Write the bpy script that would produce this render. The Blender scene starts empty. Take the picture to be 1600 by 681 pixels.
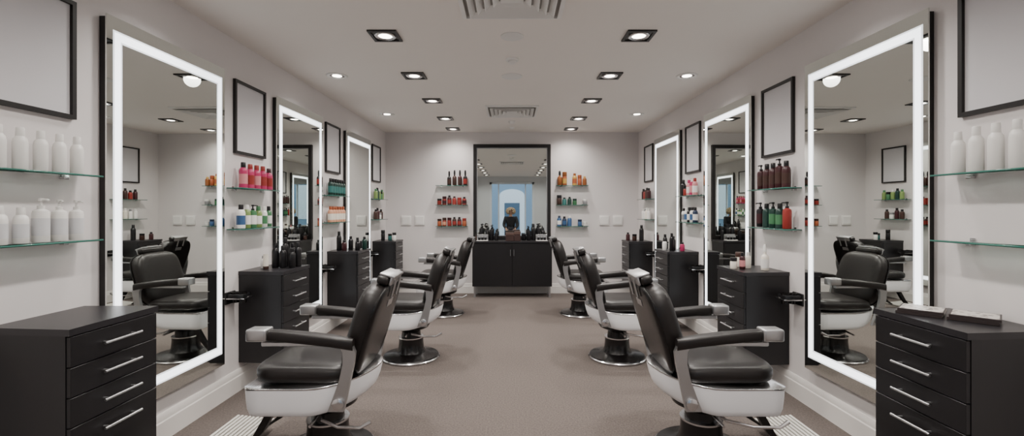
import bpy, bmesh, math, random
from mathutils import Vector, Matrix
random.seed(7)
COL = bpy.context.scene.collection
pi = math.pi
HC = 1.38      # camera height
W = 2.10       # half room width
YB = 7.56      # back wall
YF = -2.5      # front wall
H = 2.67
P = 1.675

# ------------------------------------------------------------ materials
def lin(c):
    r = []
    for x in c:
        x = x/255.0
        r.append(x/12.92 if x <= 0.04045 else ((x+0.055)/1.055)**2.4)
    return (r[0], r[1], r[2], 1.0)
MC = {}
def mat(name, col, rough=0.5, metal=0.0, emit=0.0, ecol=None, trans=0.0, ior=1.45,
        nscale=0, namt=0.06, bump=0.0, bscale=200, stretch=None, coat=0.0, spec=0.5):
    if name in MC: return MC[name]
    m = bpy.data.materials.new(name); m.use_nodes = True
    nt = m.node_tree; b = nt.nodes['Principled BSDF']
    b.inputs['Base Color'].default_value = lin(col)
    b.inputs['Roughness'].default_value = rough
    b.inputs['Metallic'].default_value = metal
    b.inputs['IOR'].default_value = ior
    b.inputs['Transmission Weight'].default_value = trans
    b.inputs['Coat Weight'].default_value = coat
    b.inputs['Specular IOR Level'].default_value = spec
    if emit > 0:
        b.inputs['Emission Color'].default_value = lin(ecol or col)
        b.inputs['Emission Strength'].default_value = emit
    tc = nt.nodes.new('ShaderNodeTexCoord'); mp = nt.nodes.new('ShaderNodeMapping')
    nt.links.new(tc.outputs['Object'], mp.inputs['Vector'])
    if stretch: mp.inputs['Scale'].default_value = stretch
    if nscale:
        n = nt.nodes.new('ShaderNodeTexNoise'); n.inputs['Scale'].default_value = nscale
        n.inputs['Detail'].default_value = 4
        nt.links.new(mp.outputs[0], n.inputs['Vector'])
        mx = nt.nodes.new('ShaderNodeMix'); mx.data_type = 'RGBA'
        c = lin(col)
        mx.inputs[6].default_value = tuple(max(0, x*(1-namt*2)) for x in c[:3])+(1,)
        mx.inputs[7].default_value = tuple(min(1, x*(1+namt*2)) for x in c[:3])+(1,)
        nt.links.new(n.outputs['Fac'], mx.inputs[0])
        nt.links.new(mx.outputs[2], b.inputs['Base Color'])
    if bump:
        n2 = nt.nodes.new('ShaderNodeTexNoise'); n2.inputs['Scale'].default_value = bscale
        n2.inputs['Detail'].default_value = 3
        nt.links.new(mp.outputs[0], n2.inputs['Vector'])
        bp = nt.nodes.new('ShaderNodeBump'); bp.inputs['Strength'].default_value = bump
        bp.inputs['Distance'].default_value = 0.004
        nt.links.new(n2.outputs['Fac'], bp.inputs['Height'])
        nt.links.new(bp.outputs[0], b.inputs['Normal'])
    MC[name] = m
    return m

m_wall = mat('wall_paint', (216,211,210), 0.8, nscale=2.0, namt=0.012, bump=0.05, bscale=300)
m_ceil = mat('ceiling_paint', (238,232,226), 0.85, nscale=1.5, namt=0.01)
m_carpet = mat('carpet', (103,95,91), 0.95, nscale=90, namt=0.30, bump=0.8, bscale=260, spec=0.1)
m_trim = mat('white_trim', (222,218,214), 0.5, nscale=3, namt=0.01)
m_cab = mat('black_wood', (22,20,22), 0.40, nscale=18, namt=0.14, stretch=(1,1,0.12))
m_cabtop = mat('black_worktop', (34,32,35), 0.36, nscale=14, namt=0.1)
m_frame = mat('black_frame', (23,20,20), 0.4, nscale=20, namt=0.1)
m_paper = mat('pale_panel', (206,204,207), 0.7, nscale=4, namt=0.01)
m_mirror = mat('mirror_silver', (226,230,226), 0.0, 1.0)
m_led = mat('led_frosted', (225,228,230), 0.5, emit=1.45, ecol=(246,250,255))
m_ledsoft = mat('led_frosted_edge', (215,218,220), 0.5, emit=.55, ecol=(246,250,255))
m_chrome = mat('chrome', (210,209,210), 0.2, 1.0)
m_satin = mat('satin_metal', (190,190,191), 0.36, 1.0)
m_leather = mat('black_leather', (25,21,20), 0.38, nscale=30, namt=0.1, bump=0.05, bscale=320)
m_enamel = mat('white_enamel', (238,238,240), 0.42, nscale=3, namt=0.01)
m_blackgloss = mat('black_gloss', (16,14,14), 0.25)
m_blackplastic = mat('black_plastic', (20,20,22), 0.4)
m_glass = mat('shelf_glass', (215,240,232), 0.0, trans=1.0, ior=1.3)
m_gedge = mat('shelf_glass_edge', (58,112,100), 0.15)
m_plastic_white = mat('white_plastic', (228,226,223), 0.4)
m_lamp = mat('lamp_glow', (255,255,255), 0.5, emit=6.0, ecol=(255,246,232))
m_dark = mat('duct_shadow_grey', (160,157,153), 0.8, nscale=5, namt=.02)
m_foot = mat('ribbed_aluminium', (215,212,205), 0.4, 0.2)
m_footgap = mat('footrest_groove', (125,120,114), 0.6, nscale=10, namt=.05)

# ------------------------------------------------------------ mesh builder
class M:
    def __init__(s): s.v=[]; s.f=[]; s.m=[]
    def add(s, vs, fs, mi=0, mtx=None):
        o = len(s.v)
        for p in vs:
            p = Vector(p)
            if mtx is not None: p = mtx @ p
            s.v.append(p)
        for f in fs:
            s.f.append([i+o for i in f]); s.m.append(mi)
        return s
    def box(s, c, d, mi=0, bev=0.0, seg=2, mtx=None):
        bm = bmesh.new(); bmesh.ops.create_cube(bm, size=1.0)
        for v in bm.verts: v.co = Vector((v.co.x*d[0], v.co.y*d[1], v.co.z*d[2]))
        if bev > 0:
            bmesh.ops.bevel(bm, geom=bm.edges[:], offset=bev, segments=seg, affect='EDGES', profile=0.5)
        for v in bm.verts: v.co += Vector(c)
        bm.verts.index_update()
        s.add([v.co.copy() for v in bm.verts], [[v.index for v in f.verts] for f in bm.faces], mi, mtx)
        bm.free(); return s
    def b2(s, lo, hi, mi=0, bev=0.0, seg=2, mtx=None):
        c=[(a+b)/2 for a,b in zip(lo,hi)]; d=[abs(b-a) for a,b in zip(lo,hi)]
        return s.box(c,d,mi,bev,seg,mtx)
    def loft(s, rings, mi=0, cap=(True,True), mtx=None, loop=False):
        n=len(rings[0]); vs=[p for r in rings for p in r]; fs=[]
        k=len(rings)
        for i in range(k if loop else k-1):
            j=(i+1)%k
            for a in range(n):
                b=(a+1)%n
                fs.append([i*n+a,i*n+b,j*n+b,j*n+a])
        if not loop:
            if cap[0]: fs.append(list(range(n))[::-1])
            if cap[1]: fs.append([(k-1)*n+a for a in range(n)])
        return s.add(vs,fs,mi,mtx)
    def lathe(s, prof, seg=24, mi=0, c=(0,0,0), mtx=None, sx=1, sy=1):
        rings=[[(c[0]+max(r,1e-4)*sx*math.cos(2*pi*a/seg), c[1]+max(r,1e-4)*sy*math.sin(2*pi*a/seg), c[2]+z) for a in range(seg)] for r,z in prof]
        return s.loft(rings,mi,(True,True),mtx)
    def tube(s, pts, r, seg=10, mi=0, mtx=None, closed=False):
        pts=[Vector(p) for p in pts]; rings=[]; n=len(pts)
        up=None
        for i,p in enumerate(pts):
            if closed: t=(pts[(i+1)%n]-pts[i-1])
            else: t=(pts[min(i+1,n-1)]-pts[max(i-1,0)])
            t.normalize()
            if up is None:
                up = Vector((0,0,1)) if abs(t.z)<0.9 else Vector((1,0,0))
            a=t.cross(up); a.normalize(); b=a.cross(t); b.normalize(); up=b
            rr = r[i] if isinstance(r,(list,tuple)) else r
            rings.append([p+a*rr*math.cos(2*pi*k/seg)+b*rr*math.sin(2*pi*k/seg) for k in range(seg)])
        return s.loft(rings,mi,(True,True),mtx,loop=closed)
    def frame(s, y0,y1,z0,z1, wy, wz, x0, x1, mi=0):
        """rectangular ring in the YZ plane, thickness x0..x1"""
        o=[(y0,z0),(y1,z0),(y1,z1),(y0,z1)]
        i=[(y0+wy,z0+wz),(y1-wy,z0+wz),(y1-wy,z1-wz),(y0+wy,z1-wz)]
        rings=[]
        for k in range(4):
            rings.append([(x0,*o[k]),(x1,*o[k]),(x1,*i[k]),(x0,*i[k])])
        return s.loft(rings,mi,loop=True)
    def mesh(s, name, mats, ang=35):
        me=bpy.data.meshes.new(name); me.from_pydata([tuple(v) for v in s.v],[],s.f)
        for m in mats: me.materials.append(m)
        bm=bmesh.new(); bm.from_mesh(me)
        for i,f in enumerate(bm.faces): f.material_index=s.m[i]; f.smooth=True
        bmesh.ops.recalc_face_normals(bm, faces=bm.faces[:])
        bm.to_mesh(me); bm.free()
        me.set_sharp_from_angle(angle=math.radians(ang))
        return me
    def obj(s, name, mats, parent=None, loc=(0,0,0), rot=(0,0,0), ang=35):
        if not isinstance(mats,(list,tuple)): mats=[mats]
        o=bpy.data.objects.new(name, s.mesh(name,mats,ang)); COL.objects.link(o)
        o.location=loc; o.rotation_euler=rot
        if parent: o.parent=parent
        return o

def root(name,label,cat,loc=(0,0,0),rz=0,group=None):
    o=bpy.data.objects.new(name,None); o.empty_display_size=0.1; COL.objects.link(o)
    o.location=loc; o.rotation_euler=(0,0,rz)
    o["label"]=label; o["category"]=cat
    if group: o["group"]=group
    return o
def clone(o, loc=None, rz=None, label=None, group=None, parent=None):
    c=o.copy(); COL.objects.link(c)
    if parent: c.parent=parent
    if loc is not None: c.location=loc
    if rz is not None: c.rotation_euler=(0,0,rz)
    if label: c["label"]=label
    if group: c["group"]=group
    for ch in list(o.children): clone(ch,parent=c)
    return c
def struct(o): o["kind"]="structure"; return o
def tag(o,label,cat,group=None):
    o["label"]=label; o["category"]=cat
    if group: o["group"]=group
    return o
def se(a,b,n,k=40,cx=0,cy=0):
    out=[]
    for i in range(k):
        t=2*pi*i/k; c=math.cos(t); s_=math.sin(t)
        out.append((cx+a*math.copysign(abs(c)**(2/n),c), cy+b*math.copysign(abs(s_)**(2/n),s_)))
    return out

# ------------------------------------------------------------ room shell
struct(M().b2((-W-.12,YF-.12,-.1),(W+.12,YB+.12,0)).obj('floor',m_carpet))
struct(M().b2((-W-.12,YF-.12,H),(W+.12,YB+.12,H+.1)).obj('ceiling',m_ceil))
struct(M().b2((-W-.12,YF,0),(-W,YB,H)).obj('wall_left',m_wall))
struct(M().b2((W,YF,0),(W+.12,YB,H)).obj('wall_right',m_wall))
struct(M().b2((-W-.12,YB,0),(W+.12,YB+.12,H)).obj('wall_back',m_wall))
m_blue = mat('blue_grey_paint',(206,211,215),0.7,nscale=2,namt=0.02)
mf=M(); mf.b2((-W,YF-.12,0),(-.86,YF,H)); mf.b2((.86,YF-.12,0),(W,YF,H)); mf.b2((-.86,YF-.12,2.46),(.86,YF,H))
struct(mf.obj('wall_front',m_blue))
m_dframe=mat('door_frame_paint',(215,222,228),0.5,nscale=3,namt=0.01)
d=root('door_1','tall glazed shop entrance door with pale blue frame','door',(0,YF-.06,0)); struct(d)
md=M()
for x in (-.82,.82): md.b2((x-.04,-.04,0),(x+.04,.04,2.455))
for x in (-.52,.52): md.b2((x-.02,-.03,.2),(x+.02,.03,2.38))
md.b2((-.86,-.04,2.38),(.86,.04,2.455)); md.b2((-.86,-.04,0),(.86,.04,.2))
md.obj('door_frame',m_dframe,d)
M().b2((-.78,-.005,.2),(.78,.005,2.38)).obj('door_glass',mat('door_pane',(240,248,255),0.0,trans=1.0,ior=1.05),d)
# baseboards
def baseb(name,side):
    m=M()
    pr=[(0,0),(.022,0),(.022,.115),(.016,.122),(.016,.15),(.008,.165),(0,.165)]
    if side in (-1,1):
        rings=[[(side*(W-p[0]),y,p[1]) for p in pr] for y in (YF+.02,YB-.023)]
    else:
        rings=[[(x,YB-p[0],p[1]) for p in pr] for x in (-W,W)]
    m.loft(rings); struct(m.obj(name,m_trim))
baseb('baseboard_left',-1); baseb('baseboard_right',1); baseb('baseboard_back',0)

# outside: building across the street
m_bld=mat('render_bluegrey',(138,158,176),0.8,nscale=2,namt=0.02)
m_bldw=mat('white_render',(240,243,245),0.8,nscale=2,namt=.01)
m_bldd=mat('dark_opening',(84,104,122),0.6,nscale=2,namt=.02)
o=M(); o.b2((-6,-9.3,-.3),(6,-9,6.5),0)
hw=.66
arch=[(-hw,.0)]+[(-hw*math.cos(pi*i/16),2.15+hw*.5*math.sin(pi*i/16)) for i in range(17)]+[(hw,.0)]
o.loft([[(x,-9.0,z) for x,z in arch],[(x,-8.93,z) for x,z in arch]],1)
o.b2((-.4,-8.93,.0),(.4,-8.91,1.75),2)
for x in (-3,3): o.b2((x-.6,-9.0,.9),(x+.6,-8.95,2.7),1)
o.b2((-6,-9.0,3.4),(6,-8.8,3.6),0)
struct(o.obj('wall_outside',[m_bld,m_bldw,m_bldd]))
struct(M().b2((-8,-9.3,-.4),(8,YF-.12,-.1)).obj('floor_outside',mat('paving',(150,150,152),0.9,nscale=6,namt=.1)))

# ------------------------------------------------------------ ceiling fittings
def light_spot(parent,e,size,blend,col,z=-0.03):
    L=bpy.data.lights.new('downlight_lamp','SPOT'); L.energy=e; L.spot_size=math.radians(size); L.spot_blend=blend
    L.shadow_soft_size=.07; L.color=col
    ob=bpy.data.objects.new('light_source',L); COL.objects.link(ob); ob.parent=parent; ob.location=(0,0,z)
def ringbox(m,h0,h1,t,z0,z1,mi):
    rings=[]
    for sx,sy in ((-1,-1),(1,-1),(1,1),(-1,1)):
        rings.append([(sx*h0,sy*h0,z0),(sx*h0,sy*h0,z1),(sx*h1,sy*h1,z1),(sx*h1,sy*h1,z0)])
    m.loft(rings,mi,loop=True)
base_dl=None
SE=47
for sx in (-1,1):
    for yy in (-1.64,-.64,.36,1.36,2.36,3.36,4.36,5.36,6.4,7.22):  # rows overhead and behind the camera are unseen, added as fill continuing the pattern
        if base_dl is None:
            r=root('downlight','square black recessed ceiling downlight, lit','ceiling light',(0,0,0),0,'square downlights')
            m=M(); ringbox(m,.105,.084,0,-.012,-.0005,0); m.obj('trim_frame',m_frame,r)
            m=M(); m.b2((-.084,-.084,-.004),(.084,.084,-.0005)); m.obj('backing_plate',mat('dark_steel',(90,88,86),.3,.9),r)
            m=M(); m.lathe([(.048,-.006),(.072,-.006),(.078,-.010),(.072,-.014),(.052,-.011),(.048,-.006)],28,0); m.obj('reflector_ring',m_chrome,r)
            m=M(); m.lathe([(.048,-.0045),(.050,-.008),(.036,-.012),(0,-.014)],24,0); m.obj('lamp',m_lamp,r)
            base_dl=r; c=r; r.location=(sx*.936,yy,H)
        else:
            c=clone(base_dl,(sx*.936,yy,H))
for o in [x for x in bpy.data.objects if x.name.startswith('downlight') and x.type=='EMPTY']:
    k=.65 if o.location.y<1.6 else (.5 if o.location.y>7 else 1)
    light_spot(o,SE*k,160,1,(1,.945,.885))
base_rd=None
for sx in (-1,1):
    for yy in (-.9,.86,2.61,4.37,6.12):
        if base_rd is None:
            r=root('round_downlight','round white recessed ceiling downlight, lit','ceiling light',(sx*1.68,yy,H),0,'round downlights')
            m=M(); m.lathe([(.068,-.0005),(.1,-.0005),(.1,-.006),(.09,-.012),(.07,-.008),(.068,-.0005)],32,0); m.obj('trim_ring',m_plastic_white,r)
            m=M(); m.lathe([(.045,-.002),(.068,-.002),(.068,-.006),(.045,-.004)],32); m.obj('reflector_ring',m_chrome,r)
            m=M(); m.lathe([(.045,-.001),(.044,-.006),(.03,-.009),(0,-.01)],24); m.obj('lamp',m_lamp,r)
            base_rd=r
        else: clone(base_rd,(sx*1.68,yy,H))
for o in [x for x in bpy.data.objects if x.name.startswith('round_downlight') and x.type=='EMPTY']:
    k=.6 if o.location.y<1.6 else 1
    light_spot(o,SE*.42*k,140,1,(1,.96,.92))

def vent(y,lab):
    r=root('air_vent',lab,'air vent',(0,y,H),0,'ceiling diffusers')
    m=M()
    def sq(h,z): return [(-h,-h,z),(h,-h,z),(h,h,z),(-h,h,z)]
    m.loft([sq(.33,-.0005),sq(.33,-.012),sq(.30,-.02),sq(.30,-.0005)],0,loop=True); m.obj('frame',m_plastic_white,r)
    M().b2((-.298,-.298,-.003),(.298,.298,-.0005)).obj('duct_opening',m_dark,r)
    for i,h in enumerate((.275,.222,.17,.118)):
        m=M(); m.loft([sq(h,-.030),sq(h-.034,-.006),sq(h-.037,-.006),sq(h-.004,-.033)],0,loop=True)
        m.obj('louvre',m_plastic_white,r)
    m=M(); m.b2((-.07,-.07,-.024),(.07,.07,-.02)); m.b2((-.02,-.02,-.02),(.02,.02,-.003)); m.obj('centre_plate',m_plastic_white,r)
vent(5.93,'square white ceiling air diffuser with louvres'); vent(2.72,'square white ceiling air diffuser with louvres')
def disc(name,lab,cat,y,prof):
    o=M().lathe(prof,36).obj(name,m_plastic_white,loc=(0,y,H)); tag(o,lab,cat)
disc('ceiling_speaker','flat round white speaker cover on the ceiling','speaker',3.38,[(.0,-.0005),(.085,-.0005),(.085,-.006),(.075,-.009),(0,-.011)])
disc('smoke_detector','white domed smoke detector on the ceiling','smoke detector',3.89,[(0,-.0005),(.055,-.0005),(.055,-.012),(.048,-.02),(.035,-.022),(.035,-.03),(.022,-.04),(0,-.042)])
disc('ceiling_speaker','flat round white speaker cover on the ceiling','speaker',4.39,[(.0,-.0005),(.1,-.0005),(.1,-.006),(.09,-.009),(0,-.011)])
disc('smoke_detector','white domed smoke detector on the ceiling','smoke detector',6.6,[(0,-.0005),(.05,-.0005),(.05,-.012),(.04,-.03),(.02,-.04),(0,-.042)])
disc('ceiling_sensor','small round white sensor on the ceiling','sensor',7.1,[(0,-.0005),(.04,-.0005),(.04,-.01),(.02,-.03),(0,-.032)])

# ------------------------------------------------------------ lit wall mirrors
MH=2.10; MZ=.28; MW=.92
r=root('lighted_mirror','tall wall mirror in a black case with an illuminated frosted border','mirror',(0,0,0),0,'lighted salon mirrors')
m=M(); m.b2((0,-MW/2+.004,0.0),(.034,MW/2-.012,MH-.012),0,.001,1); m.obj('case',m_frame,r)
m=M(); m.b2((.0345,-MW/2,.006),(.042,MW/2,MH),0); m.obj('mirror_glass',m_mirror,r)
m=M()
y0,y1,z0,z1=-MW/2+.045,MW/2-.037,.097,MH-.079
m.frame(y0,y1,z0,z1,.036,.042,.0423,.0433,0)
m.frame(y0-.009,y1+.009,z0-.009,z1+.009,.009,.009,.0423,.0430,1)
m.frame(y0+.036,y1-.036,z0+.042,z1-.042,.009,.009,.0423,.0430,1)
m.obj('light_strip',[m_led,m_ledsoft],r)
bm_=r
first=True
TILT=.02
LY=[2.31+MW/2+P*i for i in range(3)]
for i in range(3):
    for side in (-1,1):
        yc=LY[i]+(0 if side<0 else -.06)
        x=side*(W-.0105); rz=-TILT if side<0 else pi+TILT
        if first: bm_.location=(x,yc,MZ); bm_.rotation_euler=(0,0,rz); first=False
        else: clone(bm_,(x,yc,MZ),rz)

# ------------------------------------------------------------ empty picture frames
FW=.425; FH=.56
r=root('picture_frame','thin black picture frame around a plain pale panel','picture frame',(0,0,0),0,'wall picture frames')
m=M(); m.frame(-FW/2,FW/2,0,FH,.02,.02,0,.022); m.obj('frame',m_frame,r)
m=M(); m.b2((0,-FW/2+.0205,.0205),(.008,FW/2-.0205,FH-.0205)); m.obj('panel',m_paper,r)
fb=r; first=True
for i in range(4):
    for side in (-1,1):
        yc=1.96+P*i+(0 if side<0 else -.05); x=side*(W-.001); rz=0 if side<0 else pi
        if i==3: yc+=.02
        if first: fb.location=(x,yc,1.81); first=False
        else: clone(fb,(x,yc,1.81),rz)

# ------------------------------------------------------------ glass shelves
def make_shelf(L,lab,group):
    r=root('glass_shelf',lab,'shelf',(0,0,0),0,group)
    m=M(); vs=[(.006,-L/2),(.125,-L/2),(.125,L/2),(.006,L/2)]
    m.add([(x,y,-.008) for x,y in vs]+[(x,y,0) for x,y in vs],[[0,1,2,3],[4,5,6,7]],0)
    m.add([(x,y,-.008) for x,y in vs]+[(x,y,0) for x,y in vs],[[0,1,5,4],[1,2,6,5],[2,3,7,6],[3,0,4,7]],1)
    me=m.obj('glass_pane',[m_glass,m_gedge],r)
    bm=bmesh.new(); bm.from_mesh(me.data); bmesh.ops.remove_doubles(bm,verts=bm.verts[:],dist=1e-5); bmesh.ops.recalc_face_normals(bm,faces=bm.faces[:]); bm.to_mesh(me.data); bm.free()
    for s_ in (-1,1):
        b=M(); b.b2((0,-.012,-.022),(.028,.012,-.0085),0,.003,1); b.b2((0,-.012,-.022),(.0055,.012,.012),0,.001,1); b.obj('bracket',m_chrome,r,loc=(0,s_*(L/2-.08),0))
    return r
SZ=[1.545,1.24]
sb=make_shelf(.54,'clear green-edged glass shelf fixed to the wall','side wall glass shelves'); first=True
SHY={}
for i in range(4):
    for side in (-1,1):
        yc=1.93+P*i+(0 if side<0 else -.05)
        if i==3: yc+=.02
        SHY[(side,i)]=yc
        for z in SZ:
            if first: sb.location=(-W+.001,yc,z); first=False
            else: clone(sb,(side*(W-.001),yc,z),0 if side<0 else pi)
bs=make_shelf(.52,'clear glass shelf fixed to the end wall','end wall glass shelves'); first=True
BZ=[1.784,1.465,1.114]
for side in (-1,1):
    for z in BZ:
        if first: bs.location=(side*.99,YB-.001,z); bs.rotation_euler=(0,0,-pi/2); first=False
        else: clone(bs,(side*.99,YB-.001,z),-pi/2)

# ------------------------------------------------------------ drawer cabinets (wall hung)
CW=.45; CD=.362
def make_cabinet(s):   # s: +1 near side is -y (left wall), -1 mirrored
    r=root('drawer_cabinet','black wall-hung cabinet with four drawers and chrome bar handles','cabinet',(0,0,0),0,'drawer cabinets')
    def prism(m,y0b,y0f,y1,x1,z0,z1,mi=0):
        pts=[(0,s*y0b),(x1,s*y0f),(x1,s*y1),(0,s*y1)]
        m.loft([[(x,y,z0) for x,y in pts],[(x,y,z1) for x,y in pts]],mi)
    m=M(); prism(m,-CW/2+.035,-CW/2+.005,CW/2-.005,CD-.02,0,.672); m.obj('body',m_cab,r)
    m=M(); prism(m,-CW/2+.030,-CW/2,CW/2,CD,.673,.70); m.obj('top',m_cabtop,r)
    for a,b,h in ((.548,.668,.61),(.428,.544,.49),(.308,.424,.37),(.006,.304,.25)):
        dr=M(); dr.b2((CD-.0195,-CW/2+.008,a),(CD-.002,CW/2-.008,b),0,.0015,1)
        do=dr.obj('drawer',m_cab,r)
        hd=M(); hd.tube([(CD+.026,-.095,h),(CD+.026,.095,h)],.0055,10)
        for y in (-.07,.07): hd.tube([(CD-.0018,y,h),(CD+.026,y,h)],.0045,8)
        hd.obj('handle',m_satin,do)
    return r
CY={}
for side,sg in ((-1,1),(1,-1)):
    base=make_cabinet(sg); first=True
    for i in range(4):
        yc=1.785+CW/2+P*i+(0 if side<0 else -.05)
        CY[(side,i)]=yc
        if first: base.location=(side*(W-.001),yc,.21); base.rotation_euler=(0,0,0 if side<0 else pi); first=False
        else: clone(base,(side*(W-.001),yc,.21),0 if side<0 else pi)
CT=.911

# ------------------------------------------------------------ hair dryer holders
r=root('dryer_holder','black and chrome wall bracket for hair dryers beside the cabinet','dryer holder',(0,0,0),0,'hair dryer holders')
m=M(); m.b2((0,-.06,-.045),(.012,.06,.045),0,.004,1); m.b2((.012,-.05,.005),(.13,.05,.03),0,.006,2); m.obj('wall_plate',m_blackplastic,r)
for k,xx in enumerate((.045,.10)):
    m=M(); m.lathe([(.02,-.035),(.026,-.035),(.03,.042),(.024,.042),(.02,-.035)],20,0,(xx,0,0)); m.obj('holster',m_blackgloss,r)
m=M(); m.tube([(.012,-.055,.0),(.14,-.055,.0),(.14,.055,.0),(.012,.055,.0)],.005,8); m.obj('guard_rail',m_chrome,r)
hb=r; first=True
for i in (1,2,3):
    for side in (-1,1):
        yc=CY[(side,i)]-CW/2-.08
        if first: hb.location=(side*(W-.001),yc,.73); first=False
        else: clone(hb,(side*(W-.001),yc,.73),0 if side<0 else pi)

# ------------------------------------------------------------ end wall: cabinet, mirror, plates
r=root('sideboard','black two-door cabinet on slim metal legs below the framed mirror','cabinet',(0,YB-.024,0),0)
m=M(); m.b2((-.625,-.37,.175),(.63,0,.862)); m.obj('body',m_cab,r)
m=M(); m.b2((-.64,-.40,.863),(.645,0,.89),0,.002,1); m.obj('top',m_cabtop,r)
for x0,x1,hx in ((-.618,.0,-.025),(.005,.623,.03)):
    do=M().b2((x0,-.389,.185),(x1,-.371,.855),0,.0015,1).obj('door',m_cab,r)
    h=M(); h.tube([(hx,-.405,.66),(hx,-.405,.76)],.004,8)
    for z in (.67,.75): h.tube([(hx,-.3895,z),(hx,-.405,z)],.003,8)
    h.obj('handle',m_satin,do)
for x in (-.59,.595):
    for y in (-.33,-.05):
        m=M(); m.b2((x-.015,y-.015,.0),(x+.015,y+.015,.1745),0,.002,1); m.b2((x-.02,y-.02,0.0),(x+.02,y+.02,.01)); m.obj('leg',m_satin,r)
r=root('framed_mirror','large upright mirror in a wide black frame above the cabinet','mirror',(0,YB-.001,.893),-pi/2)
m=M(); m.frame(-.64,.64,0,1.572,.055,.055,0,.05); m.obj('frame',m_frame,r)
m=M(); m.frame(-.584,.584,.056,1.516,.012,.012,.001,.03); m.obj('inner_trim',m_satin,r)
m=M(); m.b2((.001,-.571,.069),(.02,.571,1.503)); m.obj('mirror_glass',m_mirror,r)
for side in (-1,1):
    for x in (1.53,1.755):
        o=M(); o.b2((-.08,-.02,-.08),(.08,0,.08),0,.005,2); o.b2((-.06,-.024,-.06),(.06,-.0199,.06),0,.002,1)
        tag(o.obj('wall_plate',m_plastic_white,loc=(side*x,YB-.001,1.205)),'square white plastic cover plate on the end wall','wall plate','white wall plates')

# ------------------------------------------------------------ bottles
CN={'white':(228,226,222),'palegrey':(204,204,206),'pink':(172,46,92),'lightpink':(200,132,134),'green':(68,118,80),'lime':(120,144,84),'dkgreen':(24,54,47),
 'teal':(54,108,104),'peach':(202,148,118),'orange':(160,86,54),'amber':(130,76,38),'yellow':(182,144,72),'red':(140,48,42),'maroon':(58,25,29),
 'black':(22,21,23),'brown':(62,41,35),'blue':(56,88,128),'cream':(226,219,206),'grey':(140,140,142),'navy':(36,49,74)}
def pm(c): return mat('plastic_'+c,CN[c],0.3,nscale=5,namt=.02)
BC={}
NM={'pump':('pump_bottle','bottle'),'flip':('shampoo_bottle','bottle'),'slim':('spray_bottle','bottle'),'jar':('cosmetic_jar','jar'),'tube':('cosmetic_tube','tube')}
HN={'white':'white','palegrey':'pale grey','pink':'bright pink','lightpink':'light pink','green':'green','lime':'lime green','dkgreen':'dark green','teal':'teal','peach':'peach','orange':'orange','amber':'amber','yellow':'yellow','red':'red','maroon':'dark maroon','black':'black','brown':'brown','blue':'blue','cream':'cream','grey':'grey','navy':'navy'}
def bottle(kind,col,cap,lab,h,rr,loc,rz=0,where='glass shelf',group=None):
    key=(kind,col,cap,lab,round(h,3),round(rr,3))
    nm,cat=NM[kind]
    words={'pump':'pump bottle','flip':'capped bottle','slim':'slender bottle','jar':'lidded jar','tube':'squeeze tube'}[kind]
    label=f"{HN[col]} {words}{' with '+HN[lab]+' label' if lab else ''} on {where}"
    if key in BC:
        c=clone(BC[key],loc,rz,label)
        if group: c["group"]=group
        return c
    r=root(nm,label,cat,loc,rz,group)
    b=M()
    if kind=='pump':
        hb=h*.76
        b.lathe([(rr*.93,0),(rr,.004),(rr,hb*.86),(rr*.9,hb*.94),(rr*.42,hb),(rr*.38,hb+.008)],22); b.obj('body',pm(col),r)
        c=M(); c.lathe([(rr*.44,hb+.002),(rr*.44,hb+h*.07),(rr*.16,hb+h*.08),(rr*.16,h*.93),(rr*.34,h*.935),(rr*.34,h),(0,h)],14)
        c.tube([(0,0,h*.965),(rr*1.0,0,h*.965),(rr*1.25,0,h*.94)],rr*.14,8); c.obj('pump',pm(cap),r)
        z0,z1=.2*hb,.72*hb; lr=rr*1.012
    elif kind=='flip':
        hb=h*.80
        b.lathe([(rr*.9,0),(rr,.004),(rr,hb*.8),(rr*.88,hb*.92),(rr*.55,hb)],22,sy=1.0); b.obj('body',pm(col),r)
        c=M(); c.lathe([(rr*.58,hb-.002),(rr*.6,hb),(rr*.56,h-.003),(rr*.5,h),(0,h)],18); c.obj('cap',pm(cap),r)
        z0,z1=.2*hb,.68*hb; lr=rr*1.012
    elif kind=='slim':
        hb=h*.62
        b.lathe([(rr*.93,0),(rr,.004),(rr,hb*.82),(rr*.8,hb*.93),(rr*.4,hb),(rr*.36,hb+h*.1)],20); b.obj('body',pm(col),r)
        c=M(); c.lathe([(rr*.46,hb+h*.09),(rr*.46,h*.9),(rr*.3,h),(0,h)],14); c.obj('cap',pm(cap),r)
        z0,z1=.15*hb,.7*hb; lr=rr*1.012
    elif kind=='jar':
        hb=h*.68
        b.lathe([(rr*.93,0),(rr,.004),(rr,hb*.9),(rr*.85,hb)],22); b.obj('body',pm(col),r)
        c=M(); c.lathe([(rr*.98,hb+.0005),(rr*1.0,hb+.002),(rr*1.0,h-.003),(rr*.93,h),(0,h)],22); c.obj('lid',pm(cap),r)
        z0,z1=.2*hb,.75*hb; lr=rr*1.012
    else:
        b.loft([[(x,y,z) for x,y in se(rr*a,rr*bb_,2,20)] for a,bb_,z in ((.85,.85,h*.2),(.95,.8,h*.4),(1.0,.5,h*.75),(1.05,.08,h))]); b.obj('body',pm(col),r)
        c=M(); c.lathe([(rr*.8,0),(rr*.85,.002),(rr*.85,h*.195),(rr*.7,h*.199)],18); c.obj('cap',pm(cap),r)
        lab=None
    if lab:
        l=M(); l.lathe([(lr,z0),(lr,z1)],22)
        l.f=[f for f in l.f if len(f)==4]; l.m=l.m[:len(l.f)]
        l.obj('paper_label',pm(lab),r)
    BC[key]=r
    return r
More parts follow.
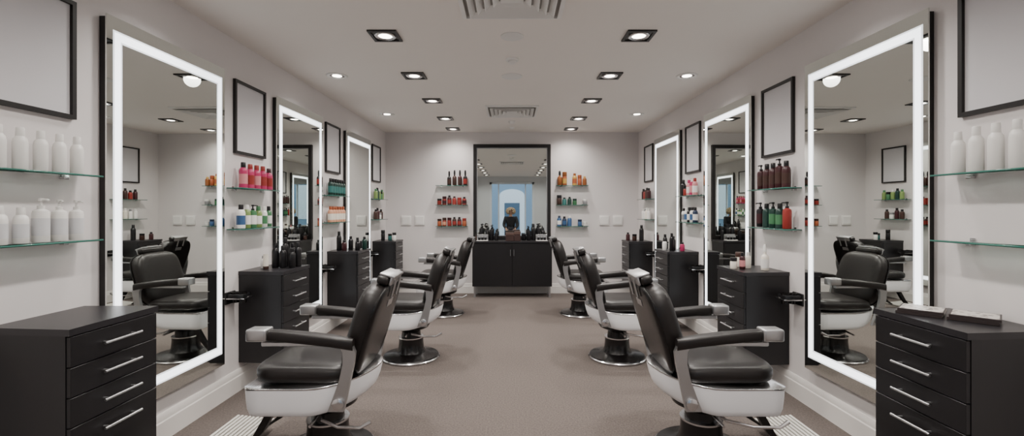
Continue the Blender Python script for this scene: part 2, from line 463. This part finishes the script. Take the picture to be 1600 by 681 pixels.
def srow(side,bay,lev,items,start,step,group,xo=.066):
    yc=SHY[(side,bay)]
    for k,it in enumerate(items):
        if it is None: continue
        kind,col,cap,lab,h,rr=it
        bottle(kind,col,cap,lab,h,rr,(side*(W-xo),yc+start+step*k,SZ[lev]+.0008),(0 if side<0 else pi)+random.uniform(-.5,.5),'glass shelf',group)
srow(-1,0,0,[('flip','white','white',None,.175,.0245)]*5,-.13,.082,'white bottles, upper shelf')
srow(-1,0,1,[('flip','white','white','palegrey',.155,.025),('flip','white','white','palegrey',.15,.025),('pump','white','white','palegrey',.19,.029),('pump','white','white','palegrey',.185,.028),('pump','white','white','palegrey',.185,.026)],-.125,.080,'white bottles, lower shelf')
srow(-1,1,0,[('flip','pink','black','lightpink',.195,.030),('flip','pink','red','red',.19,.030),('flip','pink','red','lightpink',.19,.030),('flip','pink','red','red',.19,.030),('flip','pink','maroon','red',.18,.030)],-.16,.09,'pink bottles')
srow(-1,1,1,[('flip','white','black','blue',.18,.030),('flip','lime','white','white',.18,.026),('pump','green','black','white',.18,.028),('flip','lime','green','white',.17,.028),('flip','white','white','green',.17,.028),('flip','green','black','white',.17,.024)],-.19,.078,'green and white bottles')
srow(-1,2,0,[('flip','dkgreen','black','teal',.19,.028)]*6,-.18,.075,'dark green bottles')
srow(-1,2,1,[('flip','peach','orange','cream',.18,.029)]*6,-.18,.075,'peach bottles')
srow(-1,3,0,[('flip','lime','green',None,.15,.03),('flip','dkgreen','black',None,.17,.03),('flip','lime','white',None,.15,.03),('jar','green','black',None,.12,.032),('flip','lime','green',None,.15,.03)],-.18,.08,'green bottles')
srow(-1,3,1,[('flip','brown','black',None,.15,.03),('flip','maroon','black',None,.17,.03),('jar','white','grey',None,.1,.032),('flip','brown','black',None,.15,.03)],-.18,.09,'brown bottles')
srow(1,0,0,[('flip','white','white',None,.20,.0255),('flip','white','white',None,.2,.026),('flip','white','white',None,.2,.026),('flip','white','white',None,.19,.0255)],-.048,.081,'white bottles beside the mirror')
srow(1,1,0,[('flip','maroon','black','brown',.20,.030),('pump','maroon','black','brown',.225,.030),('flip','maroon','black','brown',.20,.030),('flip','maroon','black','brown',.2,.030),('pump','maroon','black','brown',.2,.030)],-.18,.085,'dark maroon bottles')
srow(1,1,1,[('pump','red','black',None,.20,.030),('flip','dkgreen','black','green',.19,.030),('pump','dkgreen','black','green',.20,.030),('flip','dkgreen','black',None,.19,.03),('pump','black','black','maroon',.2,.03)],-.19,.09,'mixed dark bottles')
srow(1,2,0,[('flip','lightpink','red','white',.19,.029),('pump','pink','white','lightpink',.20,.029),('flip','lightpink','pink','white',.18,.029),('jar','red','black',None,.12,.033),('flip','black','black',None,.19,.028)],-.17,.085,'pink bottles')
srow(1,2,1,[('flip','navy','black','white',.17,.028),('flip','white','black','blue',.17,.028),('flip','black','black','white',.17,.028),('flip','white','white','blue',.17,.028),('flip','white','black','grey',.16,.028)],-.18,.083,'white and navy bottles')
srow(1,3,0,[('flip','maroon','black',None,.16,.03),('flip','brown','black',None,.17,.03),('flip','red','black',None,.14,.03),('flip','maroon','black',None,.16,.03)],-.16,.09,'dark red bottles')
srow(1,3,1,[('flip','white','white',None,.16,.03),('flip','cream','white',None,.17,.03),('flip','white','grey',None,.15,.03),('flip','white','white',None,.16,.03)],-.16,.09,'white bottles')
def brow(side,lev,items,group,step=.083):
    n=len(items)
    for k,it in enumerate(items):
        if it is None: continue
        kind,col,cap,lab,h,rr=it
        bottle(kind,col,cap,lab,h,rr,(side*.99+(k-(n-1)/2)*step,YB-.066,BZ[lev]+.0008),random.uniform(-2,-1),'end wall shelf',group)
brow(-1,0,[None,None,('slim','black','black','brown',.235,.034),('slim','brown','black',None,.25,.034),('slim','maroon','black','brown',.25,.034),('slim','black','black','red',.25,.034)],'dark tall bottles',.088)
brow(-1,1,[('jar','red','black',None,.10,.036),('jar','red','maroon','maroon',.14,.034),('flip','maroon','black','red',.155,.034),('flip','red','maroon',None,.14,.034),('jar','red','red',None,.12,.034),('flip','red','black','maroon',.13,.034)],'red bottles',.082)
brow(-1,2,[('jar','orange','brown',None,.12,.033),('jar','red','brown','peach',.14,.033),('jar','red','maroon',None,.14,.033),('flip','brown','black','red',.15,.033),('flip','maroon','black','red',.15,.033),('jar','orange','red',None,.13,.033)],'red and brown jars',.082)
brow(1,0,[('slim','amber','black',None,.24,.038),('jar','orange','amber','yellow',.22,.038),None,('flip','yellow','amber','orange',.2,.038),('jar','orange','orange',None,.17,.034),('flip','amber','yellow',None,.15,.034)],'amber and orange bottles',.082)
brow(1,1,[('jar','brown','black',None,.16,.040),('flip','teal','black',None,.12,.033),('flip','dkgreen','black',None,.13,.033),('jar','green','dkgreen',None,.10,.033),None,('jar','grey','white',None,.09,.036)],'green and brown jars',.085)
brow(1,2,[('flip','blue','navy','white',.17,.036),('flip','navy','black','blue',.16,.036),('flip','blue','white',None,.17,.036),None,('jar','blue','navy',None,.11,.034),('jar','white','white',None,.07,.034)],'blue bottles',.085)
# things on cabinet tops
def top(side,i,dx,dy,it,g='toiletries on the cabinet'):
    kind,col,cap,lab,h,rr=it
    bottle(kind,col,cap,lab,h,rr,(side*(W-dx),CY[(side,i)]+dy,CT+.0005),(0 if side<0 else pi)+random.uniform(-.6,.6),'black cabinet',g)
top(-1,1,.15,-.08,('tube','cream','brown',None,.12,.024)); top(-1,1,.10,-.02,('flip','white','grey',None,.1,.022))
for dx,dy,h in ((.17,.03,.2),(.22,.09,.24),(.24,.01,.18),(.32,.1,.2),(.31,.02,.16),(.24,.17,.19)): top(-1,1,dx,dy,('flip','black','black',None,h,.027))
for dx,dy,c,h in ((.09,-.07,'black',.22),(.16,-.1,'maroon',.12),(.2,.0,'black',.16),(.26,.06,'grey',.14),(.3,-.05,'black',.12),(.33,.1,'dkgreen',.15)): top(-1,2,dx,dy,('flip',c,'black',None,h,.028))
for dx,dy,c,h in ((.12,-.05,'black',.16),(.2,.05,'teal',.1),(.28,0,'white',.12)): top(-1,3,dx,dy,('jar',c,'black',None,h,.03))
top(1,1,.36-.03,-.0,('jar','cream','black',None,.09,.026)); top(1,1,.27,-.02,('flip','maroon','black','lightpink',.13,.022)); top(1,1,.20,.03,('flip','cream','white',None,.13,.022))
top(1,1,.13,-.09,('slim','cream','white','white',.20,.028)); top(1,1,.22,.13,('jar','cream','brown',None,.12,.03))
for dx,dy,c,h in ((.32,.0,'white',.13),(.25,-.04,'black',.2),(.2,.05,'black',.16),(.15,-.1,'pink',.1),(.28,.1,'black',.18)): top(1,2,dx,dy,('flip',c,'black',None,h,.026))
top(1,3,.13,-.06,('flip','black','black',None,.24,.034)); top(1,3,.22,.0,('jar','brown','black',None,.1,.034)); top(1,3,.30,.08,('flip','maroon','black',None,.12,.03))
# end-wall counter
def cnt(x,y,it,g='bottles on the sideboard'):
    kind,col,cap,lab,h,rr=it
    bottle(kind,col,cap,lab,h,rr,(x,YB-.024+y,.8905),-pi/2+random.uniform(-.5,.5),'black sideboard',g)
for x,y,k,c,h,rr in ((-.50,-.12,'pump','black',.26,.034),(-.40,-.10,'flip','black',.2,.032),(-.33,-.16,'pump','black',.24,.032),(-.25,-.2,'flip','black',.17,.030),
                (.27,-.2,'pump','black',.22,.032),(.35,-.12,'flip','black',.26,.034),(.43,-.12,'pump','black',.26,.033),(.51,-.10,'flip','black',.2,.03),(-.57,-.1,'jar','brown',.1,.03),(.19,-.15,'jar','black',.1,.035)):
    cnt(x,y,(k,c,'black',None,h,rr))
for x in (-.47,.47):
    r=root('product_tray','small white display tray with a silver lip on the sideboard','tray',(x,YB-.024-.30,.8905),0,'display trays')
    m=M(); m.b2((-.09,-.05,0),(.09,.05,.012),0,.002,1); m.obj('base',m_plastic_white,r)
    m=M(); m.b2((-.09,.035,.0125),(.09,.05,.10),0,.003,1); m.obj('back_panel',m_satin,r)
    for k in (-.05,0.0,.05):
        bottle('jar','black','grey',None,.06,.02,(x+k,YB-.024-.315,.9032),0,'a small display tray','small jars on tray')
mbox=mat('brown_leatherette',(58,39,36),0.45,nscale=12,namt=.12)
for x,w,h in ((-.035,.13,.13),(.085,.10,.15)):
    r=root('product_box','brown gift box with a paler lid band on the sideboard','box',(x,YB-.024-.3,.8905),0,'brown boxes')
    M().b2((-w/2,-.05,0),(w/2,.05,h*.68),0,.003,1).obj('body',mbox,r)
    M().b2((-w/2-.003,-.053,h*.685),(w/2+.003,.053,h),0,.003,1).obj('lid',mat('brown_lid',(86,66,60),.4,nscale=10,namt=.1),r)
# magazines
mm=bpy.data.materials.new('patterned_cover'); mm.use_nodes=True; nt=mm.node_tree; bsd=nt.nodes['Principled BSDF']
vo=nt.nodes.new('ShaderNodeTexVoronoi'); vo.inputs['Scale'].default_value=34; tc=nt.nodes.new('ShaderNodeTexCoord'); cr=nt.nodes.new('ShaderNodeValToRGB')
cr.color_ramp.interpolation='CONSTANT'
cr.color_ramp.elements[0].position=0; cr.color_ramp.elements[0].color=lin((70,56,52)); cr.color_ramp.elements[1].position=.28; cr.color_ramp.elements[1].color=lin((196,190,184))
nt.links.new(tc.outputs['Object'],vo.inputs['Vector']); nt.links.new(vo.outputs['Distance'],cr.inputs[0]); nt.links.new(cr.outputs[0],bsd.inputs['Base Color']); bsd.inputs['Roughness'].default_value=.35
mdk=mat('dark_cover',(46,38,38),.4,nscale=20,namt=.1)
def magazine(loc,rz,w,l,t,lab):
    r=root('magazine',lab,'magazine',loc,rz,'magazines')
    M().b2((-w/2+.002,-l/2+.001,.0012),(w/2-.001,l/2-.001,t-.0012)).obj('pages',mat('paper_edges',(205,200,194),.8),r)
    m=M(); m.b2((-w/2,-l/2,0),(w/2,l/2,.001),1); m.b2((-w/2,-l/2,t-.001),(w/2,l/2,t),1); m.b2((-w/2-.001,-l/2,0),(-w/2,l/2,t),1)
    m.b2((-w/2+.006,-l/2+.006,t),(w/2-.006,l/2-.006,t+.0004),0)
    m.obj('cover',[mm,mdk],r)
for zz,dd in ((0,0),(.0125,.004)):
    magazine((1.858+dd,2.07-dd,CT+.0005+zz),.73+dd*4,.150,.155,.012,'dark magazine with pale patterned cover in a stack')
    magazine((1.970+dd,1.943-dd,CT+.0005+zz),.73+dd*4,.150,.155,.012,'dark magazine with pale patterned cover in a stack')

# ------------------------------------------------------------ barber chair
def make_chair():
    r=root('barber_chair','black leather barber chair with white enamel skirt and chrome arms','barber chair',(0,0,0),0,'barber chairs')
    m=M(); m.lathe([(.245,0),(.262,.004),(.266,.014),(.258,.022)],48,1); m.lathe([(.256,.0221),(.25,.032),(.17,.046),(.135,.06)],48,0)
    m.obj('base',[m_blackgloss,m_chrome],r)
    m=M(); m.lathe([(.135,.0605),(.118,.09),(.112,.15),(.112,.19)],36,0); m.lathe([(.116,.1905),(.116,.20)],36,1); m.lathe([(.09,.2005),(.085,.25),(.10,.262),(.16,.29),(.17,.310)],36,0)
    m.obj('column',[m_blackgloss,m_chrome],r)
    # white skirt: t = outline size, u = height fraction (rear sweep)
    def skirt_out(z,t,u):
        xf=-.315-.02*t; xr=.20+.10*t; hw=.245+.03*t
        pts=[]
        k=14
        pts.append((xf+.03,-hw)); 
        xs=xr-hw*.95
        for i in range(1,6): pts.append((xf+.03+(xs-xf-.03)*i/6,-hw))
        for i in range(k+1):
            a=-pi/2+pi*i/k; pts.append((xs+(xr-xs)*math.cos(a),hw*math.sin(a)))
        for i in range(5,0,-1): pts.append((xf+.03+(xs-xf-.03)*i/6,hw))
        pts.append((xf+.03,hw)); pts.append((xf,hw-.035)); pts.append((xf,-hw+.035))
        out=[]
        for x,y in pts:
            lift=max(0,x/.30)**1.5*.07*(1-u)
            topl=max(0,x/.30)**1.3*.045*u
            out.append((x,y,z+lift+topl))
        return out
    m=M(); m.loft([skirt_out(.313,.15,0),skirt_out(.320,.45,.05),skirt_out(.345,.72,.25),skirt_out(.39,.88,.55),skirt_out(.44,.98,.92),skirt_out(.456,1,1)]); m.obj('seat_skirt',m_enamel,r,ang=50)
    m=M(); T=skirt_out(.456,1,1); m.loft([[(x,y,z+.001) for x,y,z in T],[(x*1.010,y*1.010,z+.003) for x,y,z in T],[(x*1.010,y*1.010,z+.008) for x,y,z in T],[(x,y,z+.010) for x,y,z in T]]); m.obj('skirt_rim',m_chrome,r,ang=50)
    # seat cushion
    m=M(); rings=[]
    for ins,z in ((.02,.475),(.002,.485),(-.006,.51),(-.004,.538),(.008,.556),(.028,.566),(.07,.571),(.14,.573)):
        rings.append([(x,y,z+.012*(-x)) for x,y in se(.255-ins,.247-ins,5,44,-.055,0)])
    m.loft(rings); m.obj('seat_cushion',m_leather,r,ang=60)
    # backrest
    mt=Matrix.Translation((.270,0,.735)) @ Matrix.Rotation(math.radians(17),4,'Y')
    m=M(); rings=[]
    for ins,x in ((.15,-.090),(.10,-.089),(.06,-.085),(.03,-.078),(.010,-.064),(0,-.044),(0,.0),(.004,.018)):
        rings.append([(x,y,z) for y,z in se(.240-ins,.245-ins,4.0,48)])
    m.loft(rings,0,mtx=mt); m.obj('backrest',m_leather,r,ang=60)
    m=M(); rings=[[(x,y,z) for y,z in se(.243-ins,.249-ins,4.0,48)] for ins,x in ((0,.0185),(0,.026),(.006,.034),(.03,.040),(.1,.042))]
    m.loft(rings,0,mtx=mt)
    bk=m.obj('back_shell',m_blackgloss,r,ang=60)
    m=M(); m.b2((.0425,-.05,.12),(.0445,.05,.16),0,.0008,1,mtx=mt); m.obj('maker_plate',m_satin,bk)
    # headrest
    h=M(); h.box((-.006,0,.270),(.066,.25,.050),0,.018,3,mtx=mt); ho=h.obj('headrest',m_leather,r,ang=60)
    c=M(); c.box((.008,0,.300),(.084,.215,.012),0,.004,2,mtx=mt); c.box((.036,0,.276),(.012,.215,.05),0,.004,2,mtx=mt)
    for y in (-.05,.05): c.tube([mt@Vector((.05,y,.28)),mt@Vector((.052,y,.18))],.007,8)
    c.obj('headrest_bracket',m_satin,ho)
    # armrests
    for s_ in (-1,1):
        y=s_*.290
        a=M()
        prof=[(-.178,.770,.026),(-.14,.770,.034),(0,.758,.037),(.14,.742,.036),(.22,.728,.030),(.245,.722,.02)]
        rings=[]
        for x,zt,hw in prof:
            rings.append([(x,y+py,zt-.026+pz) for py,pz in se(hw,.029,3.5,20)])
        a.loft(rings); ao=a.obj('armrest',m_leather,r,ang=60)
        c=M(); c.b2((-.282,y-.042,.720),(-.179,y+.042,.782),0,.010,3); 
        c.obj('arm_cap',m_satin,ao)
        c=M(); c.b2((-.215,y-.018,.692),(.22,y+.018,.7145),0,.004,1,mtx=None)
        rings=[]
        for k,(x,z) in enumerate([(.20,.712),(.225,.66),(.222,.60),(.205,.52),(.182,.44),(.158,.36)]):
            wd=(.036,.032,.028,.028,.034,.040)[k]
            rings.append([(x-wd,y-.012,z),(x+wd,y-.012,z),(x+wd,y+.012,z),(x-wd,y+.012,z)])
        c.loft(rings)
        c.obj('arm_support',m_satin,ao)
        j=M(); j.lathe([(.03,0),(.03,.012),(.022,.016),(0,.016)],20,0,mtx=Matrix.Translation((.172,s_*.3025,.40))@Matrix.Rotation(-s_*pi/2,4,'X')); j.obj('pivot_bolt',m_chrome,ao)
    # footrest
    for s_ in (-1,1):
        m=M(); y=s_*.17
        path=[(-.22,.320),(-.25,.27),(-.29,.20),(-.36,.12),(-.45,.065)]
        m.loft([[(x-.028,y-.02,z-.008),(x+.022,y-.02,z+.006),(x+.022,y+.02,z+.006),(x-.028,y+.02,z-.008)] for x,z in path]); m.obj('footrest_arm',m_blackgloss,r)
    m=M(); tl=Matrix.Translation((-.555,0,.075))@Matrix.Rotation(math.radians(6),4,'Y')
    m.b2((-.12,-.26,-.012),(.12,.26,.0),1,.004,1,mtx=tl)
    for k in range(10):
        x=-.108+k*.024; m.b2((x-.007,-.255,.0),(x+.007,.255,.010),0,mtx=tl)
    m.obj('footrest',[m_foot,m_footgap],r)
    return r
ch=make_chair()
lv=M(); lv.tube([(0.02,-.11,.285),(.05,-.20,.270),(.16,-.27,.268),(.28,-.29,.275),(.33,-.28,.30)],[.009,.009,.008,.008,.011],10)
lv.tube([(.0,-.11,.275),(.01,-.26,.265)],.008,8)
levm=lv.mesh('lever',[m_chrome])
positions=[(-1.05,2.60,0),(-.945,4.27,0),(-.90,6.05,0),(1.08,2.60,pi),(.985,4.27,pi),(.90,6.05,pi)]
chairs=[]
for i,(x,y,rz) in enumerate(positions):
    if i==0: c=ch; ch.location=(x,y,0)
    else: c=clone(ch,(x,y,0),rz)
    chairs.append((c,rz))
for c,rz in chairs:
    o=bpy.data.objects.new('lever',levm); COL.objects.link(o); o.parent=c; o.rotation_euler=(0,0,-rz)

# ------------------------------------------------------------ person reflected in the end mirror
def skin_obj(name,joints,edges,rad,matr,parent=None,sub=2):
    me=bpy.data.meshes.new(name); names=list(joints); idx={n:i for i,n in enumerate(names)}
    me.from_pydata([joints[n] for n in names],[(idx[a],idx[b]) for a,b in edges],[])
    me.materials.append(matr)
    o=bpy.data.objects.new(name,me); COL.objects.link(o)
    if parent: o.parent=parent
    md=o.modifiers.new('skin','SKIN'); md.use_smooth_shade=True
    sv=me.skin_vertices[0].data
    for n in names:
        rr=rad[n]; sv[idx[n]].radius=rr if isinstance(rr,tuple) else (rr,rr)
    sv[0].use_root=True
    s2=o.modifiers.new('sub','SUBSURF'); s2.levels=sub; s2.render_levels=sub
    return o
skin=mat('skin',(176,140,120),.5,nscale=8,namt=.03)
shirt=mat('black_shirt',(26,27,32),.85,nscale=20,namt=.1); jeans=mat('dark_trousers',(30,32,42),.85,nscale=25,namt=.1)
hairm=mat('blonde_hair',(158,140,114),.7,nscale=60,namt=.25,bump=.6,bscale=60)
PX,PY=-.045,-1.05
pr=root('person','person with curly blond hair in black clothing, seated on a stool','person',(PX,PY,0))
J={'pelvis':(0,0,.70),'waist':(0,.01,.84),'chest':(0,.0,1.0),'neck0':(0,0,1.13),'neck':(0,.015,1.20),'jaw':(0,.035,1.25),'head':(0,.03,1.33),'crown':(0,.02,1.41)}
R={'pelvis':(.15,.11),'waist':(.135,.095),'chest':(.165,.105),'neck0':.085,'neck':.05,'jaw':(.062,.07),'head':(.075,.088),'crown':(.055,.065)}
E=[('pelvis','waist'),('waist','chest'),('chest','neck0'),('neck0','neck'),('neck','jaw'),('jaw','head'),('head','crown')]
for s_,n in ((-1,'a'),(1,'b')):
    J.update({'sh'+n:(s_*.19,0,1.09),'el'+n:(s_*.245,.10,.84),'wr'+n:(s_*.16,.33,.735),'pa'+n:(s_*.145,.40,.705),'hip'+n:(s_*.09,.03,.68),'kn'+n:(s_*.14,.46,.60),'an'+n:(s_*.13,.42,.14),'he'+n:(s_*.13,.44,.05),'to'+n:(s_*.135,.58,.035)})
    R.update({'sh'+n:.068,'el'+n:.045,'wr'+n:.027,'pa'+n:(.038,.018),'hip'+n:.09,'kn'+n:.06,'an'+n:.038,'he'+n:.038,'to'+n:(.04,.028)})
    E+=[('chest','sh'+n),('sh'+n,'el'+n),('el'+n,'wr'+n),('wr'+n,'pa'+n),('pelvis','hip'+n),('hip'+n,'kn'+n),('kn'+n,'an'+n),('an'+n,'he'+n),('he'+n,'to'+n)]
skin_obj('body',J,E,R,skin,pr)
for s_,n in ((-1,'a'),(1,'b')):
    for k,(dx,L) in enumerate(((-.024,.065),(-.008,.075),(.009,.07),(.025,.055))):
        b=Vector(J['pa'+n])+Vector((dx,.02,0))
        Jf={'f0':tuple(b),'f1':tuple(b+Vector((dx*.15,L*.5,-.002))),'f2':tuple(b+Vector((dx*.2,L*.85,-.018))),'f3':tuple(b+Vector((dx*.2,L,-.034)))}
        skin_obj('finger',Jf,[('f0','f1'),('f1','f2'),('f2','f3')],{'f0':.009,'f1':.009,'f2':.008,'f3':.007},skin,pr,1)
    b=Vector(J['pa'+n])+Vector((-s_*.03,-.03,0))
    Jf={'f0':tuple(b),'f1':tuple(b+Vector((-s_*.022,.025,-.003))),'f2':tuple(b+Vector((-s_*.03,.055,-.01)))}
    skin_obj('thumb',Jf,[('f0','f1'),('f1','f2')],{'f0':.011,'f1':.010,'f2':.008},skin,pr,1)
def sub_fig(name,keys,edges,grow,matr,over={}):
    rr={}
    for k in keys:
        v=R[k]; v=v if isinstance(v,tuple) else (v,v); rr[k]=(v[0]+grow,v[1]+grow)
    Jn={k:J[k] for k in keys}; Jn.update(over)
    return skin_obj(name,Jn,edges,rr,matr,pr)
sk=['pelvis','waist','chest','neck0','sha','ela','wra','shb','elb','wrb']
sub_fig('shirt',sk,[e for e in E if e[0] in sk and e[1] in sk],.014,shirt)
tk=['pelvis','hipa','kna','ana','hipb','knb','anb']
sub_fig('trousers',tk,[e for e in E if e[0] in tk and e[1] in tk],.012,jeans)
for s_,n in ((-1,'a'),(1,'b')):
    sh=M(); sh.loft([[(s_*.133+a,.495+b,z) for a,b in se(.048,.105,3,20)] for z in (.0,.03)]+[[(s_*.133+a,.48+b,.075) for a,b in se(.04,.08,3,20)]]); sh.obj('shoe',m_blackplastic,pr)
f=M(); f.loft([[(a,.110+.0,1.325+b) for a,b in se(.006,.006,2,8)],[(a,.128,1.300+b) for a,b in se(.012,.008,2,8)],[(a,.10,1.292+b) for a,b in se(.014,.01,2,8)]]); f.obj('nose',skin,pr)
for s_ in (-1,1):
    e=M(); e.lathe([(0,-.011),(.008,-.008),(.011,0),(.008,.008),(0,.011)],12,0,(s_*.031,.105,1.335)); e.obj('eye',m_blackplastic,pr)
    e=M(); e.loft([[(s_*.078+x_,.03+a,1.32+b) for a,b in se(.016*k,.028*k,2,12)] for x_,k in ((0,.8),(s_*.012,1))]); e.obj('ear',skin,pr)
e=M(); e.loft([[(a,.108+d,1.268+b) for a,b in se(.022*k,.005*k,2,12)] for d,k in ((0,1),(.008,.6))]); e.obj('mouth',mat('lips',(160,90,85),.5),pr)
hm=M()
for k in range(230):
    while True:
        v=Vector((random.gauss(0,1),random.gauss(0,1),random.gauss(0,1))); v.normalize()
        if v.y>.45 and v.z<.25 and abs(v.x)<.5: continue
        if v.z<-.75: continue
        break
    c=Vector((0,.015,1.335))+Vector((v.x*.142,v.y*.115,v.z*.115)); q=random.uniform(.026,.040)
    hm.lathe([(0,-q),(q*.7,-q*.7),(q,0),(q*.7,q*.7),(0,q)],8,0,tuple(c))
hm.obj('hair',hairm,pr,ang=80)
st=root('stool','round black stool on a chrome pedestal under the seated person','stool',(PX,PY,0))
m=M(); m.lathe([(.17,.515),(.18,.525),(.18,.55),(.16,.565),(0,.568)],30); m.obj('seat',m_leather,st,ang=60)
m=M(); m.lathe([(.025,.02),(.025,.514)],16); m.lathe([(.2,0),(.2,.01),(.05,.022),(.03,.03)],32); m.obj('pedestal',m_chrome,st)

# ------------------------------------------------------------ world, camera
w=bpy.data.worlds.new('world'); bpy.context.scene.world=w; w.use_nodes=True
bg=w.node_tree.nodes['Background']; bg.inputs['Color'].default_value=(.80,.90,1.0,1); bg.inputs['Strength'].default_value=1.0
cam=bpy.data.cameras.new('camera'); co=bpy.data.objects.new('camera',cam); COL.objects.link(co)
co.location=(0,0,HC); co.rotation_euler=(pi/2,0,0)
cam.sensor_width=36; cam.lens=16.0; cam.clip_start=.02
cam.shift_y=-(340.5-328)/1600.0
bpy.context.scene.camera=co
vs=bpy.context.scene.view_settings
vs.view_transform='AgX'
vs.exposure=1.08
